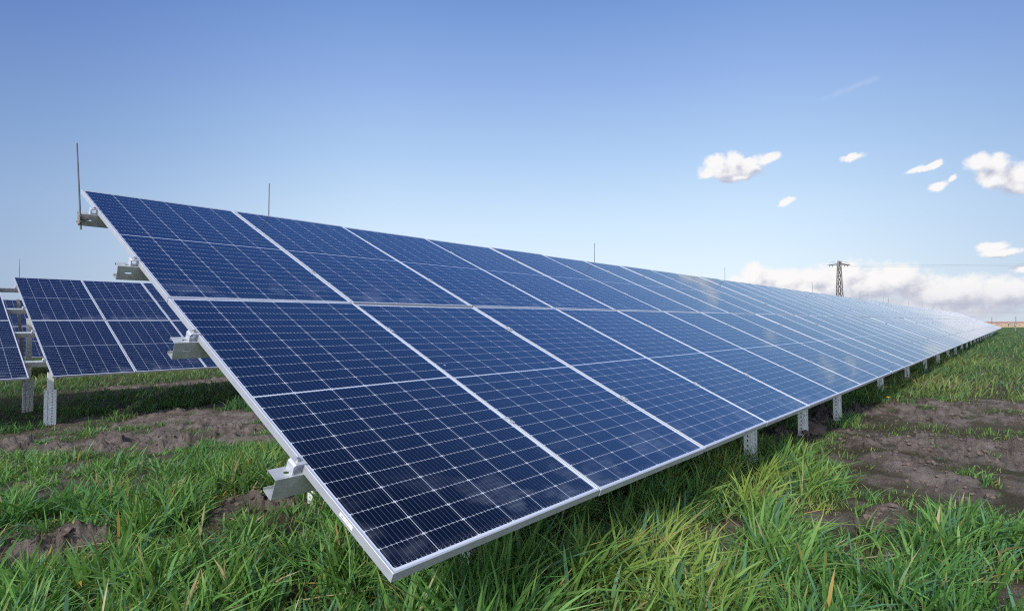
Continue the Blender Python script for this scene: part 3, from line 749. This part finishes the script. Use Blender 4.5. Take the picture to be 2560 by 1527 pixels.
        dry = ((rng.random(n) < .022 + .055 * yl[:, 0]) | (flat & (rng.random(n) < .7)))[:, None]
        dc = np.where(rng.random(n)[:, None] < .5, np.array([.36, .26, .08]), np.array([.38, .31, .18]))
        col = np.where(dry, dc * (.6 + .6 * u), col)
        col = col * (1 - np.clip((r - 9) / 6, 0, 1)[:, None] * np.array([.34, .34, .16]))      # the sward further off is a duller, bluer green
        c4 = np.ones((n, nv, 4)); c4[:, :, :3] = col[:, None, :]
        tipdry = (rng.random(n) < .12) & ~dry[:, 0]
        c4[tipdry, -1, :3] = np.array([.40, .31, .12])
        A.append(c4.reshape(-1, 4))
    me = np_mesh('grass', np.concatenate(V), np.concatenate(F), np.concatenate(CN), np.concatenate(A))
    m = bpy.data.materials.new("grass_blades"); m.use_nodes = True; nt = m.node_tree; b = nt.nodes['Principled BSDF']
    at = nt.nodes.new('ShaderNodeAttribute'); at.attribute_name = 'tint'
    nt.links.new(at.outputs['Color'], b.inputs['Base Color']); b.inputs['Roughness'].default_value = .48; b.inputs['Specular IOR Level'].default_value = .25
    tr = nt.nodes.new('ShaderNodeBsdfTranslucent'); br = nt.nodes.new('ShaderNodeMix'); br.data_type = 'RGBA'; br.blend_type = 'MULTIPLY'; br.inputs['Factor'].default_value = 1
    nt.links.new(at.outputs['Color'], br.inputs['A']); br.inputs['B'].default_value = (1.3, 1.35, .6, 1)
    nt.links.new(br.outputs['Result'], tr.inputs['Color'])
    ms = nt.nodes.new('ShaderNodeMixShader'); ms.inputs[0].default_value = .36
    nt.links.new(b.outputs[0], ms.inputs[1]); nt.links.new(tr.outputs[0], ms.inputs[2])
    nt.links.new(ms.outputs[0], nt.nodes['Material Output'].inputs['Surface'])
    me.materials.append(m)
    tag(link('grass', me), 'long green grass growing between and under the panel rows', None, None, 'stuff')
    print('blades', sum(len(c) for c in CN), 'faces', base, 'verts')


build_ground()
build_grass()

# ------------------------------------------------------------------ solar arrays
GA = 'tilted rows of ground-mounted solar panels'
main, mo, mg0 = array('long two-tier row of blue solar panels running from the foreground to the horizon', (0, 0, 0), 74, zg1,
                      [1.25, 4.69, 6.52] + [8.29 + 3.48 * i for i in range(23)], GA)
# lightning rods of the long row
for i, x in enumerate((1.57, 7.55, 13.67, 22.1, 30.6, 37.1, 38.75, 47.0, 54.4, 62.0, 70.0)):
    lrod(main, mo + Vector((x, 4.225, 1.60)), mo + Vector((x + .004, 4.225, 2.20)), .006 if i < 6 else .008)
# the first rod hangs on the end of the top purlin
r = lrod(main, mo + Vector((-.098, 3.63, 1.46)), mo + Vector((-.132, 3.63, 2.088)), .0062)
mb = MB(); q = mo + Vector((-.097, 3.632, 1.535))
mb.bar(q + Vector((-.012, -.012, -.035)), q + Vector((-.012, -.012, .035)), .022, .016); mb.bar(q + Vector((-.02, .002, .012)), q + Vector((.045, .002, .012)), .03, .028)
mb.rod(q + Vector((.03, -.03, .012)), q + Vector((.03, .02, .012)), .006, 6); mb.rod(q + Vector((-.012, -.035, .02)), q + Vector((-.012, .02, .02)), .006, 6); mb.rod(q + Vector((-.012, -.035, -.02)), q + Vector((-.012, .02, -.02)), .006, 6)
mb.build('rod_clamp', M_DARK, r)
# serial sticker on the side of the first frame
M_STK, nt, b = newmat("white_sticker"); b.inputs['Base Color'].default_value = (.85, .85, .85, 1); b.inputs['Roughness'].default_value = .4
M_INK, nt, b = newmat("black_ink"); b.inputs['Base Color'].default_value = (.05, .05, .05, 1)
mb = MB(); so_ = mo + Vector((.0050, 0, 0)) + UP * .245 + NR * -.023
mb.prism([(0, 0), (.085, 0), (.085, .014), (0, .014)], so_, UP, NR, (-.0006, 0, 0))
stk = mb.build('sticker', M_STK, main)
mb = MB(); rr_ = random.Random(4); p_ = .008
while p_ < .076:
    w_ = rr_.choice((.0012, .002, .003)); mb.prism([(0, 0), (w_, 0), (w_, .007), (0, .007)], so_ + UP * p_ + NR * .0035 + Vector((-.0006, 0, 0)), UP, NR, (-.0004, 0, 0)); p_ += w_ + rr_.choice((.002, .003, .005))
mb.build('barcode', M_INK, stk)

lft, lo, _ = array('row of dark solar panels standing just behind the left end of the long foreground row', (.88, 10.40, -.114), 14, zg1,
                   [.07, 4.75, 8.25, 11.7, 15.2], GA, purl=(-.30, .1), slots=False)
lrod(lft, lo + Vector((.107, 4.225, 1.60)), lo + Vector((.111, 4.225, 2.25)), .006)
nb, no, _ = array('row of dark solar panels cut off by the left edge of the photo', (.60 - 6 * PX, 10.42, -.118), 6, zg1, [.2, 3.4], GA, purl=(-.1, .02), slots=False)
bk, bo, _ = array('solar panels seen only through the gap between the two nearer rows on the left', (-3.4, 20.95, -.30), 8, zg1, [1.0, 4.5, 8.0], GA, slots=False)
FAR = [((377.1, -.5, -1.42), 'distant solar row on stilts seen end-on at the right edge of the photo'),
       ((442.0, -2.7, -1.5), 'distant solar row just right of the nearer end-on row at the right edge'),
       ((527.0, 7.1, -1.6), 'most distant solar row, a thin slanted sliver beside the tip of the long row'),
       ((470.0, -14.0, -1.5), 'distant solar row cut by the right edge of the photo')]
for O_, lab in FAR:
    array(lab, O_, 6, zg1, [-.12, 3.8], 'far solar rows at the edge of the fields', detail=False, slots=False)


# ------------------------------------------------------------------ pylon, power lines, poles
def pylon(bx, by, top):
    g = zg1(bx, by); root = empty('power_pylon', (bx, by, g), 'dark lattice power pylon with a wide flat crossarm behind the long row', 'pylon')
    ang = math.atan2(R0[1], R0[0]); Rz = Matrix.Rotation(ang, 3, 'Z'); H = top - g
    P = lambda x, y, z: Rz @ Vector((x, y, z))
    hw = lambda z: 1.15 - .70 * z / H
    mb = MB()
    for sx in (-1, 1):
        for sy in (-1, 1): mb.bar(P(sx * hw(0), sy * hw(0), 0), P(sx * hw(H), sy * hw(H), H), .17, .17)
    nlev = 18
    for face in range(4):
        for i in range(nlev):
            z0 = H * i / nlev; z1 = H * (i + 1) / nlev; w0, w1 = hw(z0), hw(z1)
            c = [(-1, -1), (1, -1), (1, 1), (-1, 1)]; a = c[face]; b_ = c[(face + 1) % 4]
            mb.bar(P(a[0] * w0, a[1] * w0, z0), P(b_[0] * w0, b_[1] * w0, z0), .11, .11)
            if i % 2: a, b_ = b_, a
            mb.bar(P(a[0] * w0, a[1] * w0, z0), P(b_[0] * w1, b_[1] * w1, z1), .13, .13)
    mb.build('lattice_mast', M_IRON_SHADE, root)
    mb = MB(); ax = 3.7
    for sy in (-.45, .45):
        mb.bar(P(-ax, sy * .3, H + .05), P(ax, sy * .3, H + .05), .17, .17)
        mb.bar(P(-ax, sy * .3, H + .05), P(0, sy, H + .75), .16, .16); mb.bar(P(ax, sy * .3, H + .05), P(0, sy, H + .75), .16, .16)
    for x in np.linspace(-3.4, 3.4, 13):
        mb.bar(P(x, -.3, H + .05), P(x + .25, .3, H + .05), .08, .08)
        t = 1 - abs(x) / ax; mb.bar(P(x, -.2, H + .05), P(x, -.2 - .2 * t, H + .05 + .68 * t), .07, .07)
    mb.build('crossarm', M_IRON_SHADE, root)
    mb = MB()
    for sx in (-.35, .35):
        for sy in (-.35, .35): mb.bar(P(sx, sy, H), P(sx * .8 + .15, sy, H + 1.5), .16, .16)
    mb.bar(P(-.6, 0, H + 1.5), P(1.0, 0, H + 1.3), .12, .2); mb.bar(P(-.9, 0, H + .9), P(.9, 0, H + .95), .1, .16)
    mb.build('earth_wire_peak', M_IRON_SHADE, root)
    for sx in (-1, 1):
        mb = MB(); pts = [P(sx * (1.0 + 3.2 * t), .2, H + .9 + .45 * math.sin(math.pi * min(1, t * 1.1)) - 1.0 * t * t) for t in np.linspace(0, 1, 9)]
        for a, b_ in zip(pts, pts[1:]): mb.rod(a, b_, .035, 5)
        mb.build('jumper_cable', M_IRON_SHADE, root)
    for x in (-3.3, -2.3, 1.9, 3.0):
        mb = MB(); q = P(x, 0, H)
        for k in range(5): mb.rod(q - Vector((0, 0, .10 + .09 * k)), q - Vector((0, 0, .15 + .09 * k)), .17, 8, .10)
        mb.rod(q, q - Vector((0, 0, .6)), .03, 6); mb.build('insulator', M_IRON_SHADE, root)
    return root


pylon(224.43, 45.27, 20.4)
M_WIRE = metal("aluminium_wire", (.20, .20, .22), .5, .6, .05, 1.0)


def wire(p, q, sag, r, label, group=None):
    p = Vector(p); q = Vector(q); mb = MB(); n = 24; pts = []
    for i in range(n + 1):
        t = i / n; v = p.lerp(q, t); v.z -= sag * 4 * t * (1 - t); pts.append(v)
    for a, b in zip(pts, pts[1:]): mb.rod(a, b, r, 5)
    tag(mb.build('power_line', M_WIRE), label, 'power line', group)


def px_dir(dep, lat): return Vector(CAM) + Vector(FW) * dep + Vector(R0) * lat
wire((226.6, 42.9, 20.35), (322.0, -64.0, 22.2), .35, .024, 'upper of the two cables running right from the pylon crossarm')
wire((226.2, 43.3, 19.95), (322.0, -64.0, 21.2), .35, .022, 'lower of the two cables running right from the pylon crossarm')
wire((560, 120, 15.4), (705, -42, 17.0), .3, .034, 'single faint cable above the horizon at the right edge', 'faint far cables')
wire((560, 120, 8.9), (705, -42, 9.3), .3, .03, 'upper of the close pair of faint far cables low over the field', 'faint far cables')
wire((560, 120, 8.2), (705, -42, 8.4), .3, .03, 'lower of the close pair of faint far cables low over the field', 'faint far cables')
for (x, y, lab) in ((783.9, 19.5, 'grey pole rising beside the tip of the long row'), (800.7, .6, 'grey pole rising behind the end-on far row at the right edge')):
    g = zg1(x, y); mb = MB(); mb.rod((0, 0, 0), (0, 0, 7.3), .33, 8, .24)
    po = mb.build('utility_pole', M_CONC, None, (x, y, g)); tag(po, lab, 'pole', 'grey poles on the horizon')
    cm = MB(); cm.bar((-.8, .9, 6.9), (.8, -.9, 6.9), .15, .15); cm.build('crossarm', M_DARK, po)
mb = MB(); mb.prism([(-.08, -.08), (.08, -.08), (.08, .08), (-.08, .08)], (0, 0, 0), (1, 0, 0), (0, 1, 0), (0, 0, .75)); mb.prism([(-.06, -.06), (.06, -.06), (.06, .06), (-.06, .06)], (0, 0, .75), (1, 0, 0), (0, 1, 0), (0, 0, .05))
tag(mb.build('marker_post', M_CONC, None, (115.1, -1.1, zg1(115.1, -1.1))), 'short pale marker post in the grass near the far right rows', 'post')


# ------------------------------------------------------------------ earth clods, flowers
def build_clods():
    rng = random.Random(5); mb = MB()
    import bmesh
    ico = bmesh.new(); bmesh.ops.create_icosphere(ico, subdivisions=1, radius=1.0)
    V0 = [v.co.copy() for v in ico.verts]; F0 = [[v.index for v in f.verts] for f in ico.faces]; ico.free()
    from mathutils import noise
    spots = []
    for _ in range(60): spots.append((rng.gauss(6.85, .35), rng.gauss(.62, .13), rng.uniform(.015, .06)))
    for _ in range(12): spots.append((rng.gauss(7.0, .2), rng.gauss(.5, .07), rng.uniform(.05, .085)))
    for p in POLYS:
        xs = [a for a, b_ in p]; ys = [b_ for a, b_ in p]
        area = (max(xs) - min(xs)) * (max(ys) - min(ys))
        for _ in range(int(min(700, 90 * area + 30))):
            spots.append((rng.uniform(min(xs), max(xs)), rng.uniform(min(ys), max(ys)), rng.choice((.005, .006, .008, .010, .012, .016, .022)) * rng.uniform(.7, 1.3)))
    sx = np.array([s[0] for s in spots]); sy = np.array([s[1] for s in spots]); ss = soil(sx, sy); zz = zfull(sx, sy, ss)
    for (x, y, r), s, z in zip(spots, ss, zz):
        if s < .45 and r < .05: continue
        o = Vector((rng.uniform(0, 50), rng.uniform(0, 50), 0)); st = Vector((rng.uniform(.8, 1.3), rng.uniform(.8, 1.3), rng.uniform(.6, .9)))
        vs = []
        for v in V0:
            k = 1 + .55 * noise.noise(v * 1.3 + o) + .25 * noise.noise(v * 3.1 + o)
            vs.append((x + v.x * r * k * st.x, y + v.y * r * k * st.y, z + r * .3 + v.z * r * k * st.z))
        mb.add(vs, F0)
    m, nt, b = newmat("dry_clods"); geo = nt.nodes.new('ShaderNodeNewGeometry')
    n1 = N(nt, 'ShaderNodeTexNoise', ins={'Scale': 40.0, 'Detail': 6.0}); nt.links.new(geo.outputs['Position'], n1.inputs['Vector'])
    nt.links.new(mix(nt, n1.outputs['Fac'], (.055, .040, .035, 1), (.150, .112, .095, 1)), b.inputs['Base Color']); b.inputs['Roughness'].default_value = .95
    tag(mb.build('earth_clods', m), 'loose brown clods of earth strewn on the bare patches', None, None, 'stuff')


build_clods()
M_PETAL, nt, b = newmat("yellow_petals"); b.inputs['Base Color'].default_value = (.72, .46, .02, 1); b.inputs['Roughness'].default_value = .6
M_STEM, nt, b = newmat("green_stem"); b.inputs['Base Color'].default_value = (.06, .12, .03, 1)
for x, y, h, r, lab in ((10.93, .31, .20, .045, 'taller yellow flower at the shady edge of the grass by the bare earth'), (10.43, .21, .09, .032, 'lower yellow flower beside the bare earth')):
    z = float(zfull(np.array([x]), np.array([y]))[0]); root = empty('yellow_flower', (x, y, z), lab, 'flower', 'yellow flowers')
    mb = MB(); mb.rod((0, 0, 0), (.01, 0, h), .004, 6); mb.build('stem', M_STEM, root)
    mb = MB()
    for ring, (rad, lift, n) in enumerate(((r, .0, 13), (r * .7, .012, 11), (r * .4, .02, 8))):
        for i in range(n):
            a = 2 * math.pi * (i + .3 * ring) / n; c, s_ = math.cos(a), math.sin(a)
            o = Vector((.01, 0, h)); w = rad * .28
            tip = o + Vector((c * rad, s_ * rad, lift + rad * .35)); md = o + Vector((c * rad * .6, s_ * rad * .6, lift * .8 + rad * .12)); pr = Vector((-s_, c, 0)) * w
            mb.add([o, md - pr, tip, md + pr, o + Vector((0, 0, -.004))], [(0, 1, 2, 3), (4, 3, 2, 1)])
    mb.build('blossom', M_PETAL, root)
